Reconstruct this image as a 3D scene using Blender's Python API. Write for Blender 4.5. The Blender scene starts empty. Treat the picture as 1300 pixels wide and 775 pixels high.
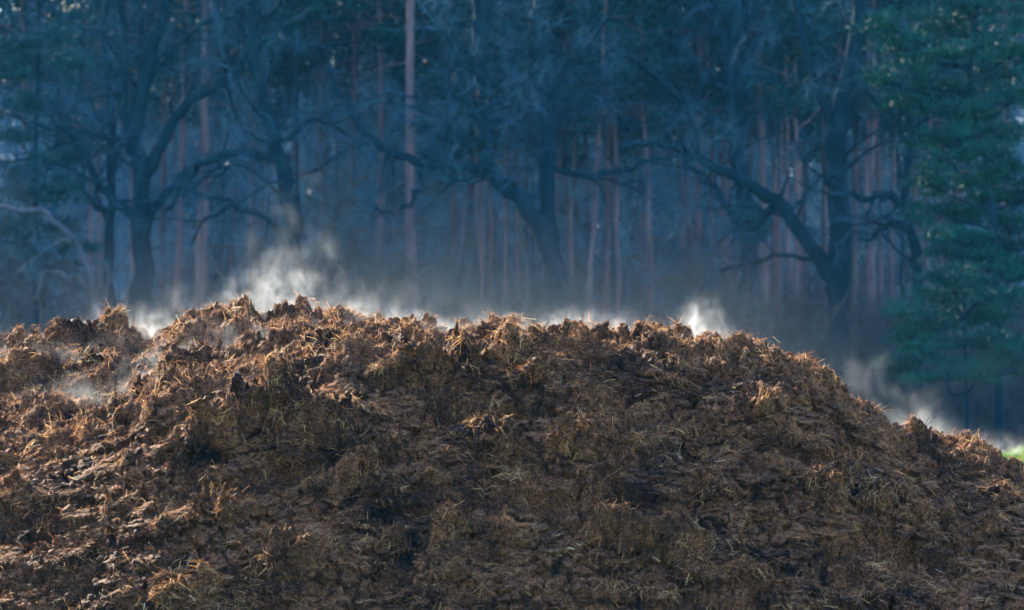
import bpy, math, random
import numpy as np
from mathutils import Vector
rad = math.radians
random.seed(7)
rng = np.random.default_rng(11)
scene = bpy.context.scene
COL = scene.collection

# ------------------------------------------------------------------ camera geometry
CAMZ, FPX, HZ = 1.75, 4875.0, 470.0          # metres, focal length in px of the 1300 px photo, horizon row
def at(px, py, Y):
    return np.array([(px - 650.0) / FPX * Y, Y, CAMZ + (HZ - py) / FPX * Y])

# ------------------------------------------------------------------ noise
_lut = rng.normal(size=(256, 3)); _lut /= np.linalg.norm(_lut, axis=1)[:, None]
_lut = _lut.astype(np.float32)
def _hash(ix, iy, iz, seed):
    h = (ix.astype(np.int64) * 73856093) ^ (iy.astype(np.int64) * 19349663) ^ (iz.astype(np.int64) * 83492791) ^ (seed * 2654435761)
    h = (h ^ (h >> 13)) * 1274126177
    h = h & 0xffffffff
    return (h ^ (h >> 16)) & 0xffffff
def perlin(P, seed=0):
    P = P.astype(np.float64)
    I = np.floor(P).astype(np.int64); F = (P - I).astype(np.float32)
    U = F * F * F * (F * (F * 6 - 15) + 10)
    out = 0
    for dx in (0, 1):
        for dy in (0, 1):
            for dz in (0, 1):
                g = _lut[_hash(I[:, 0] + dx, I[:, 1] + dy, I[:, 2] + dz, seed) & 255]
                d = g[:, 0] * (F[:, 0] - dx) + g[:, 1] * (F[:, 1] - dy) + g[:, 2] * (F[:, 2] - dz)
                w = (U[:, 0] if dx else 1 - U[:, 0]) * (U[:, 1] if dy else 1 - U[:, 1]) * (U[:, 2] if dz else 1 - U[:, 2])
                out = out + w * d
    return out * 1.5
def fbm(P, octv, seed=0, gain=.5):
    o = 0; a = 1
    for k in range(octv):
        o = o + a * perlin(P * 2.03 ** k + 17.3 * k, seed + k); a *= gain
    return o
def worley2(A, B, seed):
    I = np.floor(A).astype(np.int64); J = np.floor(B).astype(np.int64)
    best = np.full(A.shape, 9.0); sec = np.full(A.shape, 9.0); bid = np.zeros(A.shape); zero = np.zeros_like(I)
    for dx in (-1, 0, 1):
        for dy in (-1, 0, 1):
            h = _hash(I + dx, J + dy, zero, seed)
            fx = (h & 4095) / 4096.0; fy = ((h >> 12) & 4095) / 4096.0
            d = (I + dx + .1 + .8 * fx - A) ** 2 + (J + dy + .1 + .8 * fy - B) ** 2
            m = d < best
            sec = np.where(m, best, np.minimum(sec, d))
            best = np.where(m, d, best); bid = np.where(m, ((h * 7919) & 1023) / 1023.0, bid)
    return np.sqrt(best), bid, np.sqrt(sec) - np.sqrt(best)

# ------------------------------------------------------------------ mesh helpers
def mesh_np(name, V, F, mat, parent=None, smooth=True, attr=None):
    """V (n,3); F (m,k) constant polygon size"""
    me = bpy.data.meshes.new(name)
    V = np.ascontiguousarray(V, dtype=np.float32); F = np.ascontiguousarray(F, dtype=np.int32)
    m, k = F.shape
    me.vertices.add(len(V)); me.vertices.foreach_set('co', V.ravel())
    me.loops.add(m * k); me.loops.foreach_set('vertex_index', F.ravel())
    me.polygons.add(m)
    me.polygons.foreach_set('loop_start', np.arange(0, m * k, k, dtype=np.int32))
    me.update(calc_edges=True)
    if attr is not None:
        a = me.attributes.new('tone', 'FLOAT', 'POINT'); a.data.foreach_set('value', np.ascontiguousarray(attr, dtype=np.float32))
    if smooth:
        me.polygons.foreach_set('use_smooth', np.ones(m, dtype=bool))
    me.materials.append(mat)
    o = bpy.data.objects.new(name, me); COL.objects.link(o)
    if parent is not None: o.parent = parent
    return o
def tag(o, label=None, cat=None, group=None, kind=None):
    if label: o['label'] = label
    if cat: o['category'] = cat
    if group: o['group'] = group
    if kind: o['kind'] = kind
    return o
def empty(name, loc):
    o = bpy.data.objects.new(name, None); COL.objects.link(o); o.location = loc
    o.empty_display_size = .2
    return o
def copy_tree(o, parent=None):
    c = o.copy(); COL.objects.link(c)
    if parent is not None: c.parent = parent
    for ch in list(o.children): copy_tree(ch, c)
    return c

class Wood:
    """collects tapered tubes and flat twigs as quads"""
    def __init__(s): s.V = []; s.F = []; s.n = 0
    def tube(s, P, R, sides=6):
        P = np.asarray(P, float); R = np.asarray(R, float); n = len(P)
        T = np.gradient(P, axis=0); T /= np.linalg.norm(T, axis=1)[:, None] + 1e-9
        ref = np.where(np.abs(T[:, 2:3]) > .9, np.array([[1., 0, 0]]), np.array([[0, 0, 1.]]))
        A = np.cross(T, ref); A /= np.linalg.norm(A, axis=1)[:, None] + 1e-9
        for i in range(1, n):                      # keep the frame from flipping
            a = A[i - 1] - T[i] * np.dot(A[i - 1], T[i]); l = np.linalg.norm(a)
            if l > 1e-4: A[i] = a / l
        B = np.cross(T, A)
        th = np.arange(sides) / sides * 2 * math.pi
        ring = P[:, None] + R[:, None, None] * (A[:, None] * np.cos(th)[None, :, None] + B[:, None] * np.sin(th)[None, :, None])
        idx = np.arange(n * sides).reshape(n, sides) + s.n
        nx = np.roll(idx, -1, axis=1)
        f = np.stack([idx[:-1], nx[:-1], nx[1:], idx[1:]], -1).reshape(-1, 4)
        s.V.append(ring.reshape(-1, 3)); s.F.append(f); s.n += n * sides
    def twigs(s, P0, D, L, W, bend=.3):
        """curved twigs, each a two segment crossed ribbon with real thickness"""
        P0 = np.asarray(P0, float); D = np.asarray(D, float); m = len(P0)
        D = D / (np.linalg.norm(D, axis=1)[:, None] + 1e-9)
        off = rng.normal(size=(m, 3)) * bend
        D2 = D + off; D2 /= np.linalg.norm(D2, axis=1)[:, None]
        L = np.broadcast_to(L, (m,))[:, None]; W = np.broadcast_to(W, (m,))[:, None]
        P1 = P0 + D * L * .5; P2 = P1 + D2 * L * .5
        S = np.cross(D, rng.normal(size=(m, 3))); S /= np.linalg.norm(S, axis=1)[:, None] + 1e-9
        T = np.cross(D, S)
        o = []
        for P, k in ((P0, 1.), (P1, .75), (P2, .25)):
            for a in (0, 1, 2):
                c, d = math.cos(a * 2.0944), math.sin(a * 2.0944)
                o.append(P + (S * c + T * d) * W * .5 * k)
        V = np.stack(o, 1)                          # m,9,3
        base = (np.arange(m) * 9)[:, None] + s.n
        q = np.array([[0, 1, 4, 3], [1, 2, 5, 4], [2, 0, 3, 5], [3, 4, 7, 6], [4, 5, 8, 7], [5, 3, 6, 8]])
        F = base[:, None, :] + q[None]
        s.V.append(V.reshape(-1, 3)); s.F.append(F.reshape(-1, 4)); s.n += m * 9
    def blades(s, P0, D, L, W):
        """thin folded leaves or needles"""
        P0 = np.asarray(P0, float); D = np.asarray(D, float); m = len(P0)
        D = D / (np.linalg.norm(D, axis=1)[:, None] + 1e-9)
        L = np.broadcast_to(L, (m,))[:, None]; W = np.broadcast_to(W, (m,))[:, None]
        S = np.cross(D, rng.normal(size=(m, 3))); S /= np.linalg.norm(S, axis=1)[:, None] + 1e-9
        V = np.stack([P0 - S * W * .5, P0 + S * W * .5, P0 + D * L + S * W * .3, P0 + D * L - S * W * .3], 1)
        F = (np.arange(m) * 4)[:, None] + s.n + np.arange(4)[None]
        s.V.append(V.reshape(-1, 3)); s.F.append(F); s.n += m * 4
    def build(s, name, mat, parent=None, smooth=True, origin=None):
        V = np.concatenate(s.V)
        if origin is not None: V = V - np.asarray(origin)
        return mesh_np(name, V, np.concatenate(s.F), mat, parent, smooth)

# ------------------------------------------------------------------ materials
def newmat(name):
    m = bpy.data.materials.new(name); m.use_nodes = True
    nt = m.node_tree; return m, nt, nt.nodes['Principled BSDF'], nt.nodes['Material Output']
def N(nt, t, **kw):
    n = nt.nodes.new(t)
    for k, v in kw.items():
        if k in n.inputs: n.inputs[k].default_value = v
        else: setattr(n, k, v)
    return n
def ramp(nt, fac, stops):
    r = nt.nodes.new('ShaderNodeValToRGB'); e = r.color_ramp.elements
    while len(e) < len(stops): e.new(.5)
    for x, (p, c) in zip(e, stops):
        x.position = p; x.color = (*c, 1) if len(c) == 3 else c
    nt.links.new(fac, r.inputs[0]); return r.outputs[0]
def bark(name, stops, scale=6, rough=.9, stretch=.15):
    m, nt, b, out = newmat(name)
    tc = N(nt, 'ShaderNodeTexCoord'); mp = N(nt, 'ShaderNodeMapping'); mp.inputs['Scale'].default_value = (1, 1, stretch)
    nt.links.new(tc.outputs['Object'], mp.inputs[0])
    n1 = N(nt, 'ShaderNodeTexNoise', Scale=scale, Detail=5.); nt.links.new(mp.outputs[0], n1.inputs['Vector'])
    nt.links.new(ramp(nt, n1.outputs[0], stops), b.inputs['Base Color'])
    b.inputs['Roughness'].default_value = rough; b.inputs['Specular IOR Level'].default_value = .06
    bp = N(nt, 'ShaderNodeBump', Strength=.7, Distance=.03); nt.links.new(n1.outputs[0], bp.inputs['Height']); nt.links.new(bp.outputs[0], b.inputs['Normal'])
    return m
M_oak = bark('mossy_haze_blue_oak_bark', [(.35, (.002, .014, .026)), (.55, (.004, .022, .037)), (.75, (.012, .042, .055))], 4, stretch=.4)  # mossy bark with the blue of hazy air mixed into its colour
M_twig = bark('haze_blue_twig_bark', [(.35, (.09, .23, .37)), (.65, (.22, .40, .58))], 1.5)  # blue haze of the wood is painted into the twig colour
M_twigdark = bark('mossy_haze_blue_twig_bark', [(.35, (.014, .052, .09)), (.65, (.038, .108, .175))], 1.5)  # mossy twigs, their tone also tinted blue to stand in for haze
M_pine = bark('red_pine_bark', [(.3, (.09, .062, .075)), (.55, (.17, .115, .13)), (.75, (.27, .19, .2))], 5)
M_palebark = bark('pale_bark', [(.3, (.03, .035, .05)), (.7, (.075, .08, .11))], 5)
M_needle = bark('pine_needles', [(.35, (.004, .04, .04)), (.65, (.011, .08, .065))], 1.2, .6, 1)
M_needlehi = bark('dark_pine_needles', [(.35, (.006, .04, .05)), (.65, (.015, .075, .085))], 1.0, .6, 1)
M_under = bark('dry_undergrowth', [(.3, (.035, .045, .05)), (.6, (.08, .085, .09)), (.8, (.15, .13, .13))], .6, .9, 1)
M_litter = bark('leaf_litter', [(.3, (.035, .03, .02)), (.7, (.12, .08, .05))], 3, .95, 1)
M_grass = bark('meadow_grass', [(.3, (.05, .11, .02)), (.7, (.12, .21, .03))], 2, .6, 1)
M_grassblade = bark('grass_blades', [(.3, (.04, .08, .02)), (.7, (.09, .14, .035))], 3, .5, 1)
def add_translucent(m, col, fac):
    nt = m.node_tree; b = nt.nodes['Principled BSDF']; out = nt.nodes['Material Output']
    t = N(nt, 'ShaderNodeBsdfTranslucent'); mx = N(nt, 'ShaderNodeMixShader'); mx.inputs[0].default_value = fac
    if col is None:
        nt.links.new(b.inputs['Base Color'].links[0].from_socket, t.inputs['Color'])
    else: t.inputs['Color'].default_value = (*col, 1)
    nt.links.new(b.outputs[0], mx.inputs[1]); nt.links.new(t.outputs[0], mx.inputs[2]); nt.links.new(mx.outputs[0], out.inputs[0])
add_translucent(M_grassblade, (.14, .22, .04), .3)

# manure body
M_dung, nt, b, out = newmat('matted_manure')
tc = N(nt, 'ShaderNodeTexCoord')
n1 = N(nt, 'ShaderNodeTexNoise', Scale=1.6, Detail=6., Roughness=.65); nt.links.new(tc.outputs['Object'], n1.inputs['Vector'])
n2 = N(nt, 'ShaderNodeTexNoise', Scale=38., Detail=6., Roughness=.7, Distortion=1.5); nt.links.new(tc.outputs['Object'], n2.inputs['Vector'])
c1 = ramp(nt, n1.outputs[0], [(.34, (.015, .008, .007)), (.45, (.115, .052, .028)), (.55, (.26, .122, .06)), (.66, (.14, .08, .06)), (.74, (.33, .175, .085))])
c2 = ramp(nt, n2.outputs[0], [(.36, (.08, .07, .08)), (.5, (.85, .82, .8)), (.66, (2.8, 2.5, 2.1))])
mx = N(nt, 'ShaderNodeMix', data_type='RGBA', blend_type='MULTIPLY'); mx.inputs[0].default_value = 1
nt.links.new(c1, mx.inputs[6]); nt.links.new(c2, mx.inputs[7]); nt.links.new(mx.outputs[2], b.inputs['Base Color'])
r1 = N(nt, 'ShaderNodeMapRange'); r1.inputs['From Min'].default_value = .35; r1.inputs['From Max'].default_value = .65
r1.inputs['To Min'].default_value = .62; r1.inputs['To Max'].default_value = .95; b.inputs['Specular IOR Level'].default_value = .12
nt.links.new(n1.outputs[0], r1.inputs[0]); nt.links.new(r1.outputs[0], b.inputs['Roughness'])
wv = N(nt, 'ShaderNodeTexNoise', Scale=90., Detail=3., Distortion=4.); nt.links.new(tc.outputs['Object'], wv.inputs['Vector'])
ad = N(nt, 'ShaderNodeMath', operation='ADD'); nt.links.new(n2.outputs[0], ad.inputs[0]); nt.links.new(wv.outputs[0], ad.inputs[1])
bp = N(nt, 'ShaderNodeBump', Strength=1., Distance=.02); nt.links.new(ad.outputs[0], bp.inputs['Height']); nt.links.new(bp.outputs[0], b.inputs['Normal'])

def straw_mat(name, stops, tr):
    m, nt, b, out = newmat(name)
    a = N(nt, 'ShaderNodeAttribute', attribute_name='tone')
    nt.links.new(ramp(nt, a.outputs['Fac'], stops), b.inputs['Base Color'])
    b.inputs['Roughness'].default_value = .6; b.inputs['Specular IOR Level'].default_value = .12
    add_translucent(m, None, tr)
    return m
M_straw = straw_mat('old_straw', [(0, (.03, .015, .008)), (.4, (.28, .115, .048)), (.75, (.58, .295, .115)), (.93, (.72, .5, .22)), (1., (.82, .66, .38))], .35)
M_fibre = straw_mat('rotted_fibres', [(0, (.02, .01, .007)), (.45, (.25, .113, .055)), (.8, (.60, .345, .16)), (1., (.7, .46, .23))], .3)

# ------------------------------------------------------------------ THE HEAP
SKY = np.array([(-900, 440), (-400, 425), (-100, 422), (0, 420), (30, 416), (58, 420), (72, 412), (110, 414), (150, 404), (168, 404), (185, 415), (205, 417), (228, 411), (236, 398), (262, 392),
    (290, 390), (303, 382), (320, 381), (335, 392), (352, 397), (375, 389), (393, 388), (402, 394), (430, 400), (450, 402), (480, 399), (510, 404), (540, 412), (575, 426)], float)
FRONT = np.array([(-900, 600), (-300, 585), (0, 560), (60, 552), (120, 535), (170, 508), (200, 485), (230, 474), (300, 463), (350, 450), (400, 438), (430, 428), (480, 424), (540, 424), (575, 424), (590, 414), (620, 414), (650, 408),
    (700, 412), (730, 410), (750, 414), (800, 421), (840, 421), (870, 434), (900, 431), (940, 437), (972, 437), (1000, 452), (1040, 454), (1060, 467), (1080, 491), (1100, 507),
    (1125, 527), (1140, 543), (1175, 546), (1200, 559), (1240, 559), (1270, 564), (1285, 577), (1310, 592), (1380, 640), (1480, 740), (1560, 800), (1900, 900)], float)
YT, YF, YB, YE = 27.15, 30.0, 33.6, 38.5
FRONT[:, 1] += 17 + 8 * np.clip((FRONT[:, 0] - 950) / 120, 0, 1)
SKY[:, 1] += 19 + 9 * np.clip((250 - SKY[:, 0]) / 60, 0, 1)
def smst(t): t = np.clip(t, 0, 1); return t * t * (3 - 2 * t)
def z_from(tab, px, Y): return CAMZ + (HZ - np.interp(px, tab[:, 0], tab[:, 1])) / FPX * Y
def base_z(X, Y):
    px = X / YF * FPX + 650
    zf = np.maximum(z_from(FRONT, px, YF), -.2)
    pxb = X / YB * FPX + 650
    zb = z_from(SKY, pxb, YB)
    w = smst((pxb - 500) / 130)
    zb = zb * (1 - w) + (np.minimum(zf - .18 - .1 * smst((pxb - 900) / 300), 2.2)) * w
    s = np.clip((Y - YT) / (YF - YT), 0, 1)
    zfront = zf * (1 - (1 - s) ** 1.35) * .82 + zf * s * .18
    t = np.clip((Y - YF) / (YB - YF), 0, 1)
    mid = zf + (zb - zf) * smst(t * .9 + .1 * t * t)
    e = np.clip((Y - YB) / (YE - YB), 0, 1)
    back = zb * (1 - smst(e)) - .1 * e
    toe = np.clip((Y - YT), -1, 0) * .8
    return np.where(Y < YF, zfront + toe, np.where(Y < YB, mid, back))
def on_heap(px, py):
    for Y in np.arange(26.5, 36, .02):
        p = at(px, py, Y)
        if p[2] <= base_z(np.array([p[0]]), np.array([Y]))[0]: return p
    return at(px, py, 33)

xs = np.concatenate([np.arange(-11, -4.75, .06), np.arange(-4.75, 4.75, .0095), np.arange(4.75, 8.2, .06)])
ys = np.concatenate([np.arange(26.5, 30.1, .0085), np.arange(30.1, 34.2, .0125), np.arange(34.2, 38.9, .08)])
nx_, ny_ = len(xs), len(ys)
X, Y = np.meshgrid(xs, ys, indexing='ij'); X = X.ravel(); Y = Y.ravel()
Z = base_z(X, Y)
P = np.stack([X, Y, Z], 1)
T = Y + .75 * Z                                     # rough arc length up the slope
# lumps seen one by one in the photograph: px, py, radius x, radius along slope, height
LUMPS = [(92, 440, .26, .22, .10), (312, 392, .15, .22, .13), (385, 391, .10, .2, .04), (438, 430, .16, .16, .12), (592, 424, .09, .14, .05), (650, 412, .25, .2, .04),
    (768, 424, .22, .2, .07), (905, 440, .22, .2, .06), (975, 450, .16, .2, .08), (1050, 462, .22, .22, .09), (1110, 520, .15, .2, .07), (1180, 560, .22, .22, .12), (1245, 572, .2, .2, .1),
    (335, 528, .5, .24, .40), (262, 556, .36, .2, .28), (400, 555, .35, .25, .22), (215, 480, .22, .2, .12), (560, 470, .5, .2, .18), (700, 455, .5, .22, .1), (820, 470, .4, .25, .12),
    (960, 520, .45, .3, .14), (480, 620, .55, .25, .16), (700, 560, .6, .25, .16), (900, 610, .5, .25, .15), (1080, 620, .5, .3, .18), (120, 600, .5, .25, .15), (240, 655, .4, .2, .14),
    (600, 670, .6, .22, .15), (820, 690, .5, .2, .15), (380, 700, .5, .2, .15), (1230, 660, .4, .25, .16), (130, 500, .3, .3, .1), (40, 470, .3, .3, .1), (60, 545, .3, .25, .12),
    (600, 525, .5, .13, -.16), (450, 585, .35, .12, -.15), (340, 610, .4, .12, -.13), (800, 640, .45, .12, -.14), (1010, 575, .4, .12, -.12), (110, 460, .3, .12, -.08), (640, 640, .4, .1, -.12)]
Pw = P * np.array([1, 1, 1])
warp = np.stack([perlin(Pw * 2.2, 3), perlin(Pw * 2.2, 4)], 1)
warp2 = np.stack([perlin(Pw * 9, 5), perlin(Pw * 9, 6)], 1)
lump = np.zeros(len(X))
for (px, py, rx, rt, h) in LUMPS:
    c = on_heap(px, py); ct = c[1] + .75 * c[2]
    q = ((X - c[0] + .12 * warp[:, 0] + .05 * warp2[:, 0]) / rx) ** 2 + ((T - ct + .12 * warp[:, 1] + .05 * warp2[:, 1]) / rt) ** 2
    lump += (h if h > 0 else 1.6 * h) * np.exp(-q ** 1.4)
f1, i1, g1 = worley2(X * 2.1 + warp[:, 0] * .8 + warp2[:, 0] * .15, T * 2.6 + warp[:, 1] * .8 + warp2[:, 1] * .15, 21)
f2, i2, g2 = worley2(X * 5.2 + warp[:, 1] * 1.0 + warp2[:, 0] * .45, T * 6.4 + warp[:, 0] + warp2[:, 1] * .45, 22)
f3, i3, g3 = worley2(X * 13 + warp2[:, 0] * .8, T * 15 + warp2[:, 1] * .8, 23)
bil = lambda f: np.sqrt(np.clip(1 - (f * 1.15) ** 2, 0, 1))
h1 = bil(f1) * (.03 + .17 * i1); h2 = bil(f2) * (.01 + .14 * i2 ** 1.4); h3 = bil(f3) * (.006 + .045 * i3 ** 1.5)
f4, i4, g4 = worley2(X * 27 + warp2[:, 1] * 1.2, T * 30 + warp2[:, 0] * 1.2, 24)
h3 = h3 + bil(f4) * (.002 + .018 * i4)
gate = np.clip(perlin(Pw * 1.7, 33) * 2.5 + .75, 0, 1); gate2 = np.clip(perlin(Pw * 3.1, 34) * 2.5 + .6, 0, 1)
crack = np.exp(-(g1 / .12) ** 2) * .15 * gate + np.exp(-(g2 / .15) ** 2) * .085 * gate2 + np.exp(-(g3 / .16) ** 2) * .022
n_big = fbm(Pw * 1.1, 3, 31) * .09
n_mid = (np.abs(perlin(Pw * 5.5, 41))) * .05
n_fin = fbm(Pw * np.array([24, 24, 30]), 3, 51, .6) * .02
n_vf = perlin(Pw * 75, 61) * .006
D = lump + h1 + h2 + h3 + n_big - n_mid + n_fin + n_vf - .115 - crack
edge = smst((Y - 26.5) / .8)                        # calm at the toe
front = np.clip((YF - Y) / .6, 0, 1)
skyl = np.exp(-((Y - np.where(X < -.4, YB, YF)) / .5) ** 2)
D = D * (1 + .1 * skyl) * (1 + .6 * smst(front * 1.5) * (1 - skyl))
nrm0 = np.stack([np.zeros_like(X), -.62 * front - .12 * (1 - front), .78 * front + .99 * (1 - front)], 1)
nrm0[Y > YB] = (0, .3, .95)
P2 = P + nrm0 * (D * (.4 + .6 * edge))[:, None]
P2[:, 2] -= .8 * np.clip(D, 0, .3) * front        # lumps sag down the slope
P2[:, 0] += .04 * warp2[:, 0] * .6 + .02 * perlin(Pw * 16, 71)
P2[:, 1] += .03 * perlin(Pw * 16, 72)
idx = np.arange(nx_ * ny_).reshape(nx_, ny_)
F = np.stack([idx[:-1, :-1], idx[1:, :-1], idx[1:, 1:], idx[:-1, 1:]], -1).reshape(-1, 4)
heap = empty('manure_heap', (0, 30, 0))
tag(heap, 'long brown heap of steaming straw manure across the foreground', 'manure heap')
off = np.array([0, 30, 0.])
body = mesh_np('heap_body', P2 - off, F, M_dung, heap)

G = P2.reshape(nx_, ny_, 3)
gx = np.gradient(G, axis=0); gy = np.gradient(G, axis=1)
NN = np.cross(gx, gy).reshape(-1, 3); area = np.linalg.norm(NN, axis=1); NN = NN / (area[:, None] + 1e-12)

def straws(name, count, mat, Lr, Wr, lift, segs, wmask, align, tone_k, label=None, zmin=-.1):
    w = area * wmask
    w = w / w.sum()
    pick = rng.choice(len(w), size=count, p=w)
    p0 = P2[pick] + rng.normal(size=(count, 3)) * .006; n = NN[pick]
    # locally shared lay of the straw, with scatter
    fa = perlin(p0 * 2.6, 81) * 5 + perlin(p0 * 9, 82) * 3
    t1 = np.cross(n, np.array([0, 1., 0])); t1 /= np.linalg.norm(t1, axis=1)[:, None] + 1e-9
    t2 = np.cross(n, t1)
    a = fa * align + rng.uniform(0, 2 * math.pi, count) * (rng.random(count) > align * .6) + rng.normal(size=count) * .35
    d = t1 * np.cos(a)[:, None] + t2 * np.sin(a)[:, None]
    d = d + np.array([0, 0, -.45]) * rng.random(count)[:, None] * (n[:, 2:3] < .8) + n * (lift * np.abs(rng.normal(size=count)))[:, None]
    d /= np.linalg.norm(d, axis=1)[:, None]
    L = Lr[0] + (Lr[1] - Lr[0]) * rng.random(count) ** 2.2
    W = rng.uniform(*Wr, count)
    side = np.cross(d, n + rng.normal(size=(count, 3)) * .6); side /= np.linalg.norm(side, axis=1)[:, None] + 1e-9
    bend = rng.normal(size=(count, 3)) * .35 + np.array([0, 0, -.25])
    pts = []; P_ = p0 - d * (L * .15)[:, None] + n * .002
    st = (L / segs)[:, None]
    cur = d
    for k in range(segs + 1):
        pts.append(P_ - side * W[:, None] * .5 * (1 - .3 * k / segs)); pts.append(P_ + side * W[:, None] * .5 * (1 - .3 * k / segs))
        P_ = P_ + cur * st
        cur = cur + bend * (1.0 / segs); cur = cur / np.linalg.norm(cur, axis=1)[:, None]
    V = np.stack(pts, 1).reshape(-1, 3)
    q = np.array([[2 * k, 2 * k + 1, 2 * k + 3, 2 * k + 2] for k in range(segs)])
    Fq = ((np.arange(count) * (2 * segs + 2))[:, None, None] + q[None]).reshape(-1, 4)
    tone = np.clip(rng.random(count) ** tone_k * .85 + .35 * perlin(p0 * 3.2, 91) + .12 * perlin(p0 * 14, 92), 0, 1)
    o = mesh_np(name, V - off, Fq, mat, heap, smooth=False, attr=np.repeat(tone, 2 * segs + 2))
    o['kind'] = 'stuff'
    return o
vis = ((np.abs(X) < 5.4) & (Y > 26.7) & (Y < 34.6)).astype(float) + ((np.abs(X) < 8) & (Y < 36)) * .15
patch = np.clip(.55 + 1.3 * perlin(P * 2.4, 95) + .8 * perlin(P * 7, 96), .06, 2)
raised = np.clip(.5 + (h1 + h2 + lump * .4 - .06) * 6 - crack * 25, .03, 2)
straws('loose_straw', 210000, M_straw, (.02, .13), (.0018, .0045), .16, 3, vis * patch * raised, .45, 1.6)
straws('rotted_fibre', 480000, M_fibre, (.01, .045), (.0016, .0036), .2, 2, vis * (.15 + .85 * patch) * np.clip(1.1 - crack * 28, .04, 1), .3, 1.6)

def tufts(name, ncl, per, mat):
    w = area * vis * np.clip(.3 + (h1 + h2 + h3 - .07) * 9 + perlin(P * 3.1, 97), .05, 3); w = w / w.sum()
    ci = rng.choice(len(w), size=ncl, p=w)
    c0 = P2[ci]; n = NN[ci] * .6 + nrm0[ci] * .4; n /= np.linalg.norm(n, axis=1)[:, None]
    dn = np.array([[0, -.25, -1.]]) + rng.normal(size=(ncl, 3)) * np.array([.9, .45, .5]); dn -= n * (np.sum(dn * n, 1)[:, None] - .16)
    dn /= np.linalg.norm(dn, axis=1)[:, None]
    size = .02 + .09 * rng.random(ncl) ** 1.5; tone0 = rng.random(ncl) ** 1.2 * .75 + .1
    rep = lambda a: np.repeat(a, per, axis=0)
    m = ncl * per
    sd = np.cross(dn, n); sd /= np.linalg.norm(sd, axis=1)[:, None]
    p = rep(c0) + rep(sd) * (rng.normal(size=m) * rep(size))[:, None] + rep(dn) * (rng.normal(size=m) * rep(size) * .5)[:, None] + rep(n) * (rng.random(m) * .012)[:, None]
    d = rep(dn) + rng.normal(size=(m, 3)) * .5 + rep(n) * (.12 * rng.random(m))[:, None]; d /= np.linalg.norm(d, axis=1)[:, None]
    L = .03 + .1 * rng.random(m) ** 1.6; W = rng.uniform(.0018, .004, m)
    side = np.cross(d, rep(n) + rng.normal(size=(m, 3)) * .5); side /= np.linalg.norm(side, axis=1)[:, None]
    pts = []; cur = d; bend = rng.normal(size=(m, 3)) * .2 + np.array([0, 0, -.35]) - rep(n) * .1
    for k in range(4):
        pts += [p - side * W[:, None] * .5, p + side * W[:, None] * .5]
        p = p + cur * (L / 3)[:, None]; cur = cur + bend * .33; cur = cur / np.linalg.norm(cur, axis=1)[:, None]
    V = np.stack(pts, 1).reshape(-1, 3)
    q = np.array([[2 * k, 2 * k + 1, 2 * k + 3, 2 * k + 2] for k in range(3)])
    Fq = ((np.arange(m) * 8)[:, None, None] + q[None]).reshape(-1, 4)
    tone = np.clip(rep(tone0) + rng.normal(size=m) * .13, 0, 1)
    o = mesh_np(name, V - off, Fq, mat, heap, smooth=False, attr=np.repeat(tone, 8)); o['kind'] = 'stuff'
tufts('straw_tufts', 2500, 14, M_straw)
def crumbs(count):
    w = area * vis * np.clip(.25 + 1.5 * perlin(P * 3.7, 98), .05, 2); w = w / w.sum()
    ci = rng.choice(len(w), size=count, p=w); c0 = P2[ci] + NN[ci] * .002; n = NN[ci]
    sz = .004 + .034 * rng.random(count) ** 4
    cube = np.array([(-1, -1, -1), (1, -1, -1), (1, 1, -1), (-1, 1, -1), (-1, -1, 1), (1, -1, 1), (1, 1, 1), (-1, 1, 1)], float) * .6
    a = rng.normal(size=(count, 3)); a /= np.linalg.norm(a, axis=1)[:, None]
    b = np.cross(a, n + .01); b /= np.linalg.norm(b, axis=1)[:, None]; c_ = np.cross(a, b)
    k = cube[None] * rng.uniform(.5, 1.3, (count, 1, 3)) + rng.normal(size=(count, 8, 3)) * .22
    V = c0[:, None] + (a[:, None] * k[:, :, :1] + b[:, None] * k[:, :, 1:2] + c_[:, None] * k[:, :, 2:]) * sz[:, None, None]
    q = np.array([[0, 3, 2, 1], [4, 5, 6, 7], [0, 1, 5, 4], [1, 2, 6, 5], [2, 3, 7, 6], [3, 0, 4, 7]])
    Fq = ((np.arange(count) * 8)[:, None, None] + q[None]).reshape(-1, 4)
    o = mesh_np('manure_crumb', V.reshape(-1, 3) - off, Fq, M_dung, heap, smooth=True); o['kind'] = 'stuff'
crumbs(150000)

# ------------------------------------------------------------------ GROUND
def sheet(name, x0, x1, y0, y1, z, mat, nx=60, ny=60, amp=0., f=.2):
    xs = np.linspace(x0, x1, nx); ys = np.linspace(y0, y1, ny)
    A, B = np.meshgrid(xs, ys, indexing='ij'); A = A.ravel(); B = B.ravel()
    Q = np.stack([A, B, np.full_like(A, z)], 1)
    if amp: Q[:, 2] += amp * perlin(Q * f, 7)
    i = np.arange(nx * ny).reshape(nx, ny)
    F = np.stack([i[:-1, :-1], i[1:, :-1], i[1:, 1:], i[:-1, 1:]], -1).reshape(-1, 4)
    return mesh_np(name, Q, F, mat)
tag(sheet('field', -260, 260, -60, 360, 0, M_grass, 40, 40), kind='structure')
tag(sheet('forest_floor', -150, 150, 76, 300, .05, M_litter, 120, 90, .0), kind='structure')
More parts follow.
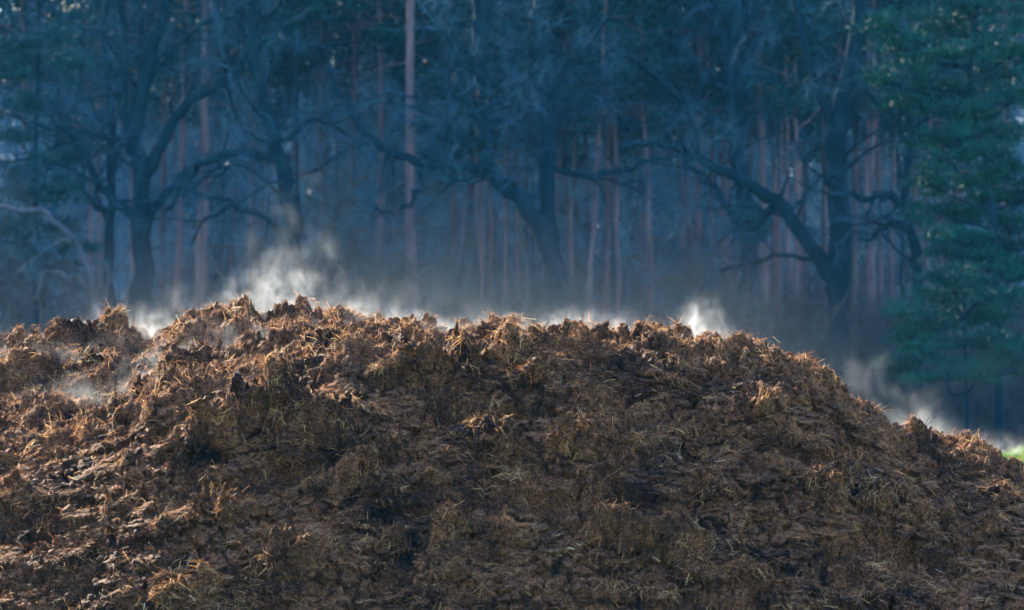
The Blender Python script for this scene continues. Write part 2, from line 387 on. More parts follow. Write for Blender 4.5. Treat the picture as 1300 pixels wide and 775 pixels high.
# sunny grass rise behind the right end of the heap
gxs = np.linspace(1.5, 40, 150); gys = np.linspace(40, 62, 60)
A, B = np.meshgrid(gxs, gys, indexing='ij'); A = A.ravel(); B = B.ravel()
hz = .66 * smst((A - 5.35) / 1.7) * smst((B - 40) / 6) * smst((62 - B) / 12) * (.92 + .08 * np.clip((A - 5) / 3, 0, 4)) + .03 * perlin(np.stack([A, B, A * 0], 1) * .8, 5)
i = np.arange(150 * 60).reshape(150, 60)
mesh = mesh_np('grass_bank', np.stack([A, B, hz + .01], 1), np.stack([i[:-1, :-1], i[1:, :-1], i[1:, 1:], i[:-1, 1:]], -1).reshape(-1, 4), M_grass)
tag(mesh, kind='structure')
g = Wood()
k = 60000
bx = rng.uniform(4.9, 12, k); by = rng.uniform(43, 56, k)
ii = np.clip(((bx - 1.5) / 38.5 * 149).round().astype(int), 0, 149) * 60 + np.clip(((by - 40) / 22 * 59).round().astype(int), 0, 59)
D_ = rng.normal(size=(k, 3)) * .35 + np.array([0, 0, 1.])
g.blades(np.stack([bx, by, hz[ii]], 1), D_, rng.uniform(.05, .14, k), .012)
tag(g.build('grass', M_grassblade, smooth=False), 'bright sunlit green grass on the rise behind the right end of the heap', 'grass', kind='stuff')

# ------------------------------------------------------------------ TREES
def wiggle_path(p0, d, L, n, curl=.25, up=.05, droop=0):
    P = [np.array(p0, float)]; d = np.array(d, float); d /= np.linalg.norm(d)
    for k in range(n):
        d = d + rng.normal(size=3) * curl + np.array([0, 0, up - droop * k / n]); d /= np.linalg.norm(d)
        P.append(P[-1] + d * L / n)
    return np.array(P)
def branch_out(path, R, wood, tw, dens=1.6, l1=(.8, 2.4), flat=.55, d2=3., ntw=7, twl=(.25, .6), tww=.009, droop=.1, start=.1):
    seg = np.linalg.norm(np.diff(path, axis=0), axis=1); cum = np.concatenate([[0], np.cumsum(seg)]); tot = cum[-1]
    T0, TD = [], []
    def leaf(p, q):
        m = ntw
        f = rng.random(m) ** .7
        T0.append(p[None] + (q - p)[None] * f[:, None])
        TD.append((q - p)[None] / (np.linalg.norm(q - p) + 1e-9) * .8 + rng.normal(size=(m, 3)) * .55)
    for k in range(max(1, int(tot * dens))):
        s = tot * rng.uniform(start, 1)
        p = np.array([np.interp(s, cum, path[:, c]) for c in range(3)])
        r = np.interp(s, cum, R)
        j = min(len(path) - 2, max(0, np.searchsorted(cum, s) - 1))
        ax = path[j + 1] - path[j]; ax = ax / (np.linalg.norm(ax) + 1e-9)
        d = rng.normal(size=3); d -= ax * np.dot(d, ax); d /= np.linalg.norm(d) + 1e-9
        d[1] *= flat
        d = d + ax * rng.uniform(.2, .9) + np.array([0, 0, .15])
        L = rng.uniform(*l1) * (.5 + .5 * (1 - s / tot) + .2)
        b = wiggle_path(p, d, L, 5, .28, .05, droop)
        rb = min(r * .5, .045) * np.linspace(1, .25, 6)
        wood.tube(b, rb, 5)
        for q in range(max(2, int(L * d2))):
            u = rng.uniform(.15, 1); bi = min(4, int(u * 5)); p2 = b[bi] + (b[bi + 1] - b[bi]) * (u * 5 - bi)
            dd = (b[bi + 1] - b[bi]); dd = dd / np.linalg.norm(dd) * .7 + rng.normal(size=3) * .6
            L2 = L * rng.uniform(.2, .5)
            c = wiggle_path(p2, dd, L2, 3, .3, .03, droop)
            tw.tube(c, rb[2] * .45 * np.linspace(1, .35, 4), 3)
            for e in range(3): leaf(c[e], c[e + 1])
    if T0:
        T0 = np.concatenate(T0); TD = np.concatenate(TD)
        tw.twigs(T0, TD, rng.uniform(*twl, len(T0)), tww, .3)

def smooth_path(pts, n=4):
    pts = np.array(pts, float); out = []
    m = len(pts)
    for i in range(m - 1):
        p0 = pts[max(0, i - 1)]; p1 = pts[i]; p2 = pts[i + 1]; p3 = pts[min(m - 1, i + 2)]
        for t in np.arange(n) / n:
            out.append(.5 * ((2 * p1) + (-p0 + p2) * t + (2 * p0 - 5 * p1 + 4 * p2 - p3) * t * t + (-p0 + 3 * p1 - 3 * p2 + p3) * t ** 3))
    out.append(pts[-1]); return np.array(out)

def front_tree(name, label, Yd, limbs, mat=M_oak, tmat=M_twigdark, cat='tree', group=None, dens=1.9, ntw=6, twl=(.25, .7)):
    """limbs: list of (px points, width px at start, width px at end); first is the trunk"""
    bpx = limbs[0][0][0]
    base = at(bpx[0], bpx[1], Yd); base[2] = 0.0
    root = empty(name, tuple(base)); tag(root, label, cat, group)
    tw = Wood()
    s0 = rng.choice([-1, 1])
    for li, (pp, w0, w1) in enumerate(limbs):
        pts = [at(x, y, Yd) for x, y in pp]
        if li == 0: pts = [base + np.array([0, 0, -.1])] + pts
        pts = smooth_path(pts)
        n = len(pts)
        if li:                                       # real spread in depth
            dep = rng.choice([-1, 1]) * rng.uniform(.3, 1.2) * np.linspace(0, 1, n) ** 1.2
            pts[:, 1] += dep
        pts += rng.normal(size=pts.shape) * .035
        R = np.linspace(w0 * 1.18, w1 * 1.4, n) * Yd / FPX / 2
        R *= 1 + rng.normal(size=n) * .06
        if li == 0: R[0] *= 1.35; R[1] *= 1.15
        w = Wood(); w.tube(pts, R, 9)
        # close the tip
        w.tube(np.array([pts[-1], pts[-1] + (pts[-1] - pts[-2]) * 1.2]), [R[-1], R[-1] * .1], 9)
        if li == 0:
            branch_out(pts, R, w, tw, dens * .7, (1., 2.4), ntw=ntw, twl=twl, start=.35)
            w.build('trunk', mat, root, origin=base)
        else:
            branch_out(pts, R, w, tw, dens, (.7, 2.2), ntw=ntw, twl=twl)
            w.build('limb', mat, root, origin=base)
    tw.build('crown', tmat, root, smooth=False, origin=base)
    return root

# --- old bare oaks that can be told apart in the photograph (pixel sketches of the limbs, each at its own distance)
front_tree('oak_tree', 'broad dark bare oak at the left with a long limb rising to the right', 81, [
    ([(178, 560), (178, 400), (180, 300), (176, 210), (172, 165), (186, 90), (205, 20), (215, -60), (235, -200), (240, -420)], 27, 7),
    ([(182, 225), (200, 190), (232, 140), (262, 118), (300, 96), (322, 55), (340, -30), (370, -160)], 15, 5),
    ([(172, 180), (155, 140), (160, 60), (150, -40), (120, -200)], 11, 4),
    ([(183, 300), (196, 268), (232, 226), (262, 205), (300, 198), (350, 204)], 12, 4),
    ([(177, 280), (150, 262), (122, 228), (104, 186), (90, 178), (60, 190)], 13, 4),
    ([(172, 190), (140, 178), (100, 168), (60, 166), (20, 150)], 6, 3),
    ([(190, 98), (225, 60), (262, 30), (300, 18), (360, 30)], 7, 3)])
front_tree('oak_tree', 'slim dark bare oak standing just left of the broad oak', 84, [
    ([(139, 555), (140, 420), (138, 290), (140, 150), (133, 40), (140, -60), (120, -220)], 14, 5),
    ([(140, 285), (118, 258), (104, 240), (98, 205)], 7, 3),
    ([(137, 120), (160, 70), (172, 68), (176, 30), (168, -30)], 6, 3)], group=None)
front_tree('oak_tree', 'dark stub-armed oak with a long level limb reaching left', 79, [
    ([(372, 560), (372, 400), (372, 300), (362, 230), (352, 185), (330, 120), (318, 30), (330, -80), (340, -260)], 24, 7),
    ([(364, 205), (330, 196), (290, 192), (255, 203), (232, 230), (205, 262)], 11, 4),
    ([(368, 300), (340, 278), (300, 262), (270, 270), (240, 300)], 7, 3),
    ([(322, 60), (300, 25), (280, 15), (262, -20)], 8, 3),
    ([(352, 185), (375, 165), (402, 150), (430, 160)], 7, 3),
    ([(318, 30), (350, 12), (372, -25), (420, -80)], 7, 3)])
front_tree('oak_tree', 'crooked oak leaning left in the middle with a long drooping limb', 78, [
    ([(722, 560), (716, 420), (700, 320), (672, 268), (640, 236), (619, 208), (614, 175), (616, 120), (608, 50), (606, -20), (600, -160), (590, -380)], 25, 9),
    ([(622, 212), (590, 212), (560, 208), (520, 200), (490, 190), (462, 168), (446, 136), (426, 112), (415, 80)], 12, 4),
    ([(612, 160), (596, 132), (578, 92), (572, 50), (574, 0), (560, -80), (540, -200)], 13, 5),
    ([(632, 228), (600, 224), (560, 232), (530, 246), (503, 268), (484, 266), (474, 255)], 9, 3),
    ([(612, 178), (586, 182), (560, 172), (540, 158), (520, 152)], 8, 3),
    ([(616, 150), (632, 132), (648, 124), (668, 100), (690, 60)], 7, 3)])
front_tree('oak_tree', 'straight dark oak right behind the crooked leaning oak', 83, [
    ([(700, 560), (700, 400), (698, 300), (694, 190), (690, 110), (683, 40), (684, -40), (690, -200), (684, -420)], 22, 8),
    ([(692, 165), (676, 140), (668, 115), (650, 70), (640, 20)], 9, 3),
    ([(690, 130), (712, 95), (740, 70), (770, 20), (790, -60)], 8, 3),
    ([(697, 215), (740, 222), (790, 214), (830, 200), (860, 196)], 7, 3)])
front_tree('oak_tree', 'dark oak with a ball of ivy low on its trunk right of centre', 84, [
    ([(948, 560), (946, 420), (950, 330), (942, 240), (934, 170), (930, 90), (934, 20), (930, -80), (940, -260), (930, -440)], 23, 8),
    ([(932, 178), (900, 150), (862, 126), (828, 98), (800, 80), (770, 76)], 11, 4),
    ([(934, 90), (965, 45), (985, -20), (1000, -120)], 8, 3),
    ([(930, 60), (905, 20), (895, -60)], 8, 3)])
front_tree('oak_tree', 'thick oak with a great diagonal limb climbing to the left', 77, [
    ([(1068, 560), (1066, 420), (1066, 300), (1062, 210), (1066, 150), (1080, 95), (1090, 30), (1096, -60), (1110, -220), (1104, -420)], 30, 10),
    ([(1062, 375), (1046, 335), (1012, 288), (972, 250), (930, 226), (888, 206), (840, 188), (800, 190)], 19, 5),
    ([(985, 262), (950, 292), (922, 258), (895, 222), (872, 205)], 10, 4),
    ([(1066, 160), (1096, 118), (1120, 128), (1142, 133), (1160, 120), (1182, 98)], 10, 4),
    ([(1064, 170), (1040, 120), (1020, 60), (1010, -20), (980, -140)], 12, 4),
    ([(1062, 330), (1030, 330), (990, 322), (950, 335), (900, 345)], 6, 3)])
front_tree('oak_tree', 'hook shaped dark oak beside the green pine at the right', 76, [
    ([(1166, 560), (1164, 400), (1164, 345), (1158, 300), (1144, 262), (1128, 248), (1100, 252), (1068, 240), (1045, 228)], 15, 5),
    ([(1156, 295), (1140, 283), (1122, 292), (1108, 304), (1092, 296)], 7, 3),
    ([(1146, 265), (1152, 225), (1160, 180), (1175, 150), (1192, 120), (1200, 60)], 9, 4),
    ([(1158, 185), (1140, 160), (1136, 136)], 6, 3)])
front_tree('tree', 'leaning brown tree low at the left edge with two bent bare limbs', 75, [
    ([(128, 560), (126, 420), (120, 370), (108, 332), (84, 298), (60, 276), (30, 268), (0, 262), (-40, 250)], 10, 4),
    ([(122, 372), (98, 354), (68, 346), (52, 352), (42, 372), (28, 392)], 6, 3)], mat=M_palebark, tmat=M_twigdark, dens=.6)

# --- pines
def pine_proto(seed, h, r, crown0):
    root = empty('pine_tree', (0, 0, 0))
    n = 14; z = np.linspace(-.1, h, n)
    path = np.stack([np.cumsum(rng.normal(size=n) * .06), np.cumsum(rng.normal(size=n) * .06), z], 1); path[:, :2] -= path[0, :2]
    R = np.linspace(r, r * .25, n) ; R[0] *= 1.25
    w = Wood(); w.tube(path, R, 9)
    nd = Wood(); dead = Wood()
    for k in range(16):                              # dead stubs below the crown
        zz = rng.uniform(1.5, crown0); p = np.array([np.interp(zz, z, path[:, 0]), np.interp(zz, z, path[:, 1]), zz])
        a = rng.uniform(0, 6.28); d = (math.cos(a), math.sin(a), -.1)
        L = rng.uniform(.3, 1.6); b = wiggle_path(p, d, L, 3, .15, 0, .1); w.tube(b, np.linspace(.018, .005, 4), 4)
    for k in range(26):
        zz = rng.uniform(crown0, h); f = (zz - crown0) / (h - crown0)
        p = np.array([np.interp(zz, z, path[:, 0]), np.interp(zz, z, path[:, 1]), zz])
        a = rng.uniform(0, 6.28); L = rng.uniform(1., 2.9) * (1.1 - .7 * f)
        b = wiggle_path(p, (math.cos(a), math.sin(a), .25), L, 4, .2, .05); w.tube(b, np.linspace(.045, .012, 5), 4)
        for q in range(5):
            c = b[rng.integers(2, 5)] + rng.normal(size=3) * .3
            m = 34; D_ = rng.normal(size=(m, 3)); D_[:, 2] = np.abs(D_[:, 2]) * .7
            nd.blades(c + rng.normal(size=(m, 3)) * np.array([.32, .32, .16]), D_, rng.uniform(.12, .24, m), .075)
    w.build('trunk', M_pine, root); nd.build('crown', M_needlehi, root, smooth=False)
    return root
protos = [pine_proto(1, 21, .115, 11.5), pine_proto(2, 19, .09, 10.5), pine_proto(3, 23, .135, 13)]
used = set()
def place(protos_, k, x, y, sc, label, group, cat='pine'):
    pr = protos_[k]
    if (id(protos_), k) in used: o = copy_tree(pr)
    else: used.add((id(protos_), k)); o = pr
    o.location = (x, y, 0); o.rotation_euler = (rng.normal() * .015, rng.normal() * .02, rng.uniform(0, 6.28)); o.scale = (sc,) * 3
    o['label'] = label; o['category'] = cat
    if group: o['group'] = group
    return o
P_LAB = [(215, 92, .8, 'slim red pine trunk just right of the broad oak'), (258, 88, 1.0, 'bright red pine trunk crossed by the long limb of the broad oak'),
    (440, 95, .8, 'faint pine trunk at the tip of the long drooping limb'), (482, 92, .75, 'thin pine trunk between the drooping limb and the tall red pine'),
    (528, 86, .95, 'tall red pine trunk standing alone left of the crooked oak'), (585, 94, .8, 'pine trunk close behind the crooked oak on its left side'),
    (712, 92, .8, 'pine trunk touching the right side of the straight oak'), (728, 90, .75, 'second pine trunk right of the straight oak'),
    (742, 93, .8, 'third pine trunk right of the straight oak'), (764, 90, .85, 'fourth pine trunk right of the straight oak, standing a little apart'),
    (812, 96, .7, 'slender pine in the gap halfway between the straight oak and the ivy oak'), (885, 89, 1.05, 'stout reddish pine left of the ivy oak'),
    (912, 88, .8, 'thin reddish pine squeezed between the stout pine and the ivy oak'), (982, 87, .85, 'pale pine trunk right of the ivy oak'),
    (1016, 86, .8, 'tall thin pine between the pale pine and the thick diagonal-limbed oak'), (1103, 86, .8, 'pine trunk just right of the thick diagonal-limbed oak'),
    (1128, 92, .75, 'pine trunk under the hooked limb of the hook shaped oak'), (1205, 93, .8, 'pine trunk half hidden by the left boughs of the green pine'),
    (40, 93, .8, 'pine trunk behind the leaning brown tree at the left edge'), (300, 96, .7, 'faint pine trunk halfway between the broad oak and the stub-armed oak'),
    (1285, 95, .9, 'last pine trunk at the right edge behind the green pine')]
for (px, yy, sc, lab) in P_LAB:
    q = at(px, 400, yy); place(protos, int(rng.integers(0, 3)), q[0], yy, sc, lab, 'pines along the front of the wood')
for k in range(150):
    yy = rng.uniform(94, 138); xx = rng.uniform(-.19, .19) * yy
    place(protos, int(rng.integers(0, 3)), xx, yy, rng.uniform(.7, 1.05), 'slim unseen pine added left of view to block the sun', 'pines deep in the wood')
for k in range(26):                                  # the wood goes on to both sides
    yy = rng.uniform(86, 130); xx = random.choice([-1, 1]) * rng.uniform(.17, .42) * yy
    place(protos, int(rng.integers(0, 3)), xx, yy, rng.uniform(.8, 1.1), 'slim unseen pine added left of view to block the sun', 'pines deep in the wood')

for k in range(46):
    yy = rng.uniform(85, 94); xx = rng.uniform(-.13, .125) * yy if k % 3 == 0 else rng.uniform(-.01, .115) * yy
    place(protos, int(rng.integers(0, 2)), xx, yy, rng.uniform(.55, .8), 'very thin straight young pine stem in the front of the wood', 'thin young pine stems', 'young pine')
for k in range(60):  # unseen pines added left of view to keep sun off the evergreen
    yy = rng.uniform(84, 150); xx = -rng.uniform(.18, .75) * yy
    place(protos, int(rng.integers(0, 3)), xx, yy, rng.uniform(.8, 1.1), 'slim unseen pine added left of view to block the sun', 'pines deep in the wood')

# --- bare young trees filling the wood
def bare_proto(h, r, low):
    root = empty('bare_tree', (0, 0, 0)); w = Wood(); tw = Wood()
    tr = wiggle_path((0, 0, -.1), (0, 0, 1), h, 10, .07, .1); R = np.linspace(r, r * .2, 11)
    w.tube(tr, R, 7)
    for k in range(9):
        j = rng.integers(2, 9); a = rng.uniform(0, 6.28)
        b = wiggle_path(tr[j], (math.cos(a), math.sin(a), .7), rng.uniform(1.8, 4.2), 6, .2, .06); Rb = np.linspace(R[j] * .5, .012, 7)
        w.tube(b, Rb, 5)
        branch_out(b, Rb, w, tw, 1.6, (.6, 1.7), 1, 2.6, 5, (.3, .8), .013)
    branch_out(tr, R, w, tw, 1.3, (.8, 2.2), 1, 2.6, 5, (.3, .8), .013, start=low)
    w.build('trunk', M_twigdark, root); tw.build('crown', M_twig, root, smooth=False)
    return root
bares = [bare_proto(11, .1, .1), bare_proto(9, .08, .08), bare_proto(13, .14, .2), bare_proto(7, .06, .05)]
for k in range(105):
    yy = rng.uniform(91, 126); xx = rng.uniform(-.17, .17) * yy
    place(bares, int(rng.integers(0, 4)), xx, yy, rng.uniform(.75, 1.15), 'thin bare twiggy tree among the pine trunks', 'bare young trees in the wood', 'bare tree')

def shrub_proto(h, n):
    root = empty('bare_shrub', (0, 0, 0)); w = Wood(); tw = Wood()
    for k in range(n):
        a = rng.uniform(0, 6.28); st = wiggle_path((math.cos(a) * .15, math.sin(a) * .15, -.05), (math.cos(a) * .45, math.sin(a) * .45, 1), h * rng.uniform(.5, 1.1), 6, .14, .04)
        R = np.linspace(.022, .006, 7); w.tube(st, R, 5)
        branch_out(st, R, w, tw, 2.2, (.3, .9), 1, 3.5, 7, (.15, .45), .009, start=.1)
    w.build('stem', M_under, root); tw.build('crown', M_under, root, smooth=False)
    return root
shrubs = [shrub_proto(2.4, 9), shrub_proto(1.7, 8), shrub_proto(3.2, 10)]
for k in range(44):
    yy = rng.uniform(74, 82); xx = (-.15 + .31 * (k + rng.uniform(-.4, .4)) / 43) * yy
    place(shrubs, int(rng.integers(0, 3)), xx, yy, rng.uniform(1.0, 1.9), 'leafless grey brown shrub at the foot of the wood', 'bare shrubs along the edge of the wood', 'shrub')

# --- green pine with low boughs at the right, and dark evergreens at the left
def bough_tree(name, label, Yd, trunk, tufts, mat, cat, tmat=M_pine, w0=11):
    bpx = trunk[0]; base = at(bpx[0], bpx[1], Yd); base[2] = 0
    root = empty(name, tuple(base)); tag(root, label, cat)
    pts = smooth_path([base + np.array([0, 0, -.1])] + [at(x, y, Yd) for x, y in trunk])
    w = Wood(); R = np.linspace(w0, w0 * .35, len(pts)) * Yd / FPX / 2; w.tube(pts, R, 8)
    nd = Wood()
    for (px, py, rx, ry) in tufts:
        c = at(px, py, Yd + rng.uniform(-1.2, 1.2)); rx_, ry_ = rx * Yd / FPX, ry * Yd / FPX
        j = np.argmin(np.abs(pts[:, 2] - (c[2] - .35))); st = pts[j]
        b = smooth_path([st, st * .5 + c * .5 + np.array([0, 0, -.12]) + rng.normal(size=3) * .08, c], 4)
        w.tube(b, np.linspace(.035, .01, len(b)), 5)
        for s in range(10):
            o_ = c + rng.normal(size=3) * np.array([rx_ * .5, rx_ * .5, ry_ * .5])
            w.tube(np.array([b[-3], (b[-3] + o_) / 2 + rng.normal(size=3) * .04, o_]), [.012, .009, .005], 3)
            m = 70
            q = o_ + rng.normal(size=(m, 3)) * np.array([rx_ * .27, rx_ * .27, ry_ * .16])
            D_ = rng.normal(size=(m, 3)) * .7 + np.array([0, 0, .5]) + (q - o_) * 1.2
            nd.blades(q, D_, rng.uniform(.08, .16, m), .026)
    w.build('trunk', tmat, root, origin=base); nd.build('crown', mat, root, smooth=False, origin=base)
    return root
TR = [(1122, 30, 34, 16), (1140, 55, 38, 16), (1112, 100, 24, 12), (1160, 90, 40, 16), (1195, 30, 40, 18), (1230, 10, 40, 16), (1250, 45, 44, 16), (1210, 62, 40, 14), (1180, 120, 34, 12),
      (1225, 115, 40, 14), (1262, 88, 36, 14), (1290, 65, 30, 12), (1290, 125, 30, 12), (1245, 150, 34, 12), (1210, 165, 30, 12), (1285, 170, 34, 12), (1205, 205, 34, 12), (1240, 232, 40, 12),
      (1280, 215, 34, 12), (1195, 265, 36, 14), (1225, 275, 40, 14), (1260, 262, 40, 14), (1290, 285, 36, 14), (1230, 300, 36, 12), (1272, 308, 40, 12), (1170, 60, 30, 12), (1300, 30, 30, 12),
      (1200, -40, 50, 20), (1260, -60, 50, 20), (1185, 180, 34, 14), (1160, 130, 30, 12), (1258, 195, 36, 14), (1180, 235, 34, 12), (1290, 250, 34, 14), (1215, 320, 40, 14), (1255, 335, 40, 14), (1290, 330, 34, 14), (1195, 300, 34, 12), (1240, 185, 34, 14), (1222, 140, 34, 14), (1150, -30, 40, 16), (1310, 240, 40, 14), (1330, 120, 40, 16), (1340, 20, 40, 16), (1340, 300, 40, 14), (1230, -140, 50, 20), (1280, -180, 50, 20)]
bough_tree('pine_tree', 'bushy green pine with low spreading boughs at the right edge', 73, [(1268, 560), (1266, 400), (1262, 290), (1254, 215), (1240, 150), (1232, 100), (1240, 20), (1250, -100), (1255, -240)], TR, M_needle, 'pine', M_oak)
TR = [(1165, 392, 36, 12), (1195, 375, 36, 12), (1230, 366, 36, 14), (1265, 372, 36, 14), (1185, 412, 36, 12), (1225, 400, 36, 12), (1265, 405, 36, 12), (1150, 425, 26, 10), (1205, 352, 30, 10), (1290, 350, 30, 12),
      (1240, 435, 36, 12), (1150, 462, 30, 12), (1200, 470, 36, 12), (1250, 468, 36, 12), (1295, 465, 34, 12), (1285, 435, 30, 12), (1175, 440, 26, 10)]
bough_tree('young_pine', 'low young pine with soft green boughs in front of the bushy green pine', 71, [(1228, 560), (1226, 480), (1224, 400), (1222, 345)], TR, M_needle, 'young pine', M_oak, 6)
TR = [(20, 170, 36, 16), (60, 205, 36, 16), (15, 225, 36, 16), (95, 195, 28, 14), (45, 250, 36, 16), (85, 240, 30, 14), (10, 285, 36, 16), (70, 290, 30, 14), (30, 320, 36, 16), (90, 315, 26, 12), (60, 345, 34, 14), (15, 350, 36, 16),
      (-40, 200, 40, 20), (-40, 300, 40, 20), (30, 130, 30, 14), (20, 60, 30, 14), (50, 95, 34, 14), (95, 80, 30, 12), (70, 45, 30, 14), (-30, 100, 40, 16)]
bough_tree('evergreen_tree', 'dark shaggy evergreen at the left edge behind the leaning brown tree', 82, [(46, 560), (46, 400), (44, 200), (48, 60), (46, -60)], TR, M_needlehi, 'evergreen', M_oak)
TR = [(350, 22, 30, 14), (375, 12, 30, 14), (395, -8, 30, 12), (340, -10, 30, 12), (365, -40, 40, 14), (495, 45, 26, 12), (515, 58, 22, 10)]
bough_tree('evergreen_tree', 'small green treetop above the stub-armed oak', 90, [(380, 560), (378, 300), (376, 100), (370, -60)], TR, M_needle, 'evergreen', M_oak, 8)
# ball of ivy on the oak right of centre
ivy = Wood(); c = at(952, 286, 83.6); m = 2600
q = rng.normal(size=(m, 3)); q /= np.linalg.norm(q, axis=1)[:, None]; q = q * rng.random(m)[:, None] ** .4 * np.array([.4, .4, .42]) + rng.normal(size=(m, 3)) * .05
ivy.blades(q, rng.normal(size=(m, 3)), .09, .06)
o = ivy.build('ivy_clump', M_needlehi, smooth=False); o.location = tuple(c)
tag(o, 'round dark clump of ivy on the trunk of the ivy oak', 'ivy')

# --- undergrowth and the far wood, which read as masses
u = Wood(); k = 60000
yy = rng.uniform(85, 114, k); xx = rng.uniform(-.2, .2, k) * yy
nz = fbm(np.stack([xx * .25, yy * .15, xx * 0], 1), 2, 9)
hh = np.clip(2.1 + 2.4 * nz, .5, 4.2) * rng.random(k) ** .8
D_ = rng.normal(size=(k, 3)) * .75 + np.array([0, 0, .8])
u.twigs(np.stack([xx, yy, hh * .95], 1), D_, rng.uniform(.4, 1.3, k), rng.uniform(.008, .022, k), .35)
k = 5200; yy = rng.uniform(85, 112, k); xx = rng.uniform(-.2, .2, k) * yy
u.twigs(np.stack([xx, yy, np.zeros(k)], 1), rng.normal(size=(k, 3)) * .13 + np.array([0, 0, 1.]), rng.uniform(1.5, 5.5, k), rng.uniform(.02, .05, k), .12)
tag(u.build('undergrowth', M_under, smooth=False), 'tangle of grey brown saplings and brush along the foot of the wood', 'undergrowth', kind='stuff')
u = Wood(); k = 120000
yy = rng.uniform(128, 185, k); xx = rng.uniform(-.22, .22, k) * yy
zz = rng.random(k) ** 1.0 * 17
nz = fbm(np.stack([xx * .18, yy * .05, zz * .25], 1), 2, 19)
keep = nz > -.5 + .06 * (zz - 5).clip(-5, 8)
D_ = rng.normal(size=(k, 3)) * .8 + np.array([0, 0, .6])
u.twigs(np.stack([xx, yy, zz], 1)[keep], D_[keep], rng.uniform(.8, 2.6, k)[keep], rng.uniform(.03, .11, k)[keep], .35)
for q in range(420):
    y0 = rng.uniform(125, 185); x0 = rng.uniform(-.22, .22) * y0
    t = wiggle_path((x0, y0, 0), (0, 0, 1), rng.uniform(13, 20), 5, .03, .1); u.tube(t, np.linspace(.17, .07, 6), 5)
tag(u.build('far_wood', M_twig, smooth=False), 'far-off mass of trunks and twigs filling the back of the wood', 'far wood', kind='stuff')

# ------------------------------------------------------------------ STEAM
def steam(label, px, py, Yd, sx, sy, sz, dens, lean=0., freq=2.2, thr=.48, seed=0., basefall=1.0):
    """sx,sy,sz half sizes in metres; the plume leans by shear to the side as it climbs"""
    c = at(px, py, Yd)
    V = np.array([(-1, -1, -1), (1, -1, -1), (1, 1, -1), (-1, 1, -1), (-1, -1, 1), (1, -1, 1), (1, 1, 1), (-1, 1, 1)], float) * np.array([sx, sy, sz])
    V[4:, 0] += lean
    F = np.array([[0, 3, 2, 1], [4, 5, 6, 7], [0, 1, 5, 4], [1, 2, 6, 5], [2, 3, 7, 6], [3, 0, 4, 7]])
    m = bpy.data.materials.new('steam'); m.use_nodes = True; nt = m.node_tree; nt.nodes.remove(nt.nodes['Principled BSDF']); out = nt.nodes['Material Output']
    L = nt.links.new
    tc = N(nt, 'ShaderNodeTexCoord'); sp = N(nt, 'ShaderNodeSeparateXYZ'); L(tc.outputs['Object'], sp.inputs[0])
    def mt(op, a, b=None, c_=None, clamp=False):
        n = N(nt, 'ShaderNodeMath', operation=op); n.use_clamp = clamp
        for i_, v in enumerate((a, b, c_)):
            if v is None: continue
            if isinstance(v, (int, float)): n.inputs[i_].default_value = v
            else: L(v, n.inputs[i_])
        return n.outputs[0]
    zn = mt('DIVIDE', sp.outputs[2], sz)                                   # -1..1
    h = mt('MULTIPLY_ADD', zn, .5, .5)
    xs_ = mt('DIVIDE', mt('SUBTRACT', sp.outputs[0], mt('MULTIPLY', h, lean)), sx)
    yn = mt('DIVIDE', sp.outputs[1], sy)
    n0 = N(nt, 'ShaderNodeTexNoise', noise_dimensions='4D', Scale=freq * .8, Detail=2.); n0.inputs['W'].default_value = seed + 9; L(tc.outputs['Object'], n0.inputs['Vector'])
    wob = mt('MULTIPLY_ADD', n0.outputs[0], 1.3, -.65)
    r2 = mt('ADD', mt('POWER', mt('ABSOLUTE', mt('ADD', xs_, mt('MULTIPLY', wob, .8))), 2.), mt('POWER', mt('ABSOLUTE', yn), 2.))
    fall = mt('POWER', mt('SUBTRACT', 1., mt('MULTIPLY', r2, mt('MULTIPLY_ADD', h, 1.6, .8)), clamp=True), 1.3)
    nh = N(nt, 'ShaderNodeTexNoise', noise_dimensions='4D', Scale=freq * 1.1, Detail=1.); nh.inputs['W'].default_value = seed + 31; L(tc.outputs['Object'], nh.inputs['Vector'])
    top = mt('MULTIPLY_ADD', nh.outputs[0], 1.9 if freq > 1 else .3, -.3 if freq > 1 else .8, clamp=True)                # ragged height of the plume
    hh_ = mt('DIVIDE', h, mt('MAXIMUM', top, .12))
    vert = mt('POWER', mt('SUBTRACT', 1., hh_, clamp=True), 2.3 * basefall)
    edge = mt('MULTIPLY', mt('SUBTRACT', 1., mt('POWER', mt('ABSOLUTE', xs_), 6.), clamp=True), mt('MULTIPLY', h, 8., clamp=True))
    mp = N(nt, 'ShaderNodeMapping'); mp.inputs['Scale'].default_value = (1.2, 1, .72); mp.inputs['Rotation'].default_value = (0, rad(-28 if lean >= 0 else 28), 0); L(tc.outputs['Object'], mp.inputs[0])
    n1 = N(nt, 'ShaderNodeTexNoise', noise_dimensions='4D', Scale=freq * 1.7, Detail=6., Roughness=.62, Distortion=1.1); n1.inputs['W'].default_value = seed; L(mp.outputs[0], n1.inputs['Vector'])
    w = mt('MULTIPLY', mt('SUBTRACT', n1.outputs[0], thr), 5., clamp=True)
    w = mt('ADD', w, .04)
    d = mt('MULTIPLY', mt('MULTIPLY', mt('MULTIPLY', w, fall), mt('MULTIPLY', vert, edge)), dens)
    v = N(nt, 'ShaderNodeVolumePrincipled'); v.inputs['Color'].default_value = (.97, .97, .97, 1); v.inputs['Anisotropy'].default_value = .35
    L(d, v.inputs['Density']); L(v.outputs[0], out.inputs['Volume'])
    o = mesh_np('steam_plume', V, F, m, smooth=False); o.location = tuple(c)
    tag(o, label, 'steam', 'steam rising from the heap')
    return o
steam('tall thin steam plume rising from the highest peak of the heap', 345, 292, 33.7, .66, .45, .95, 1.7, .3, 3.4, .47, 1.5)
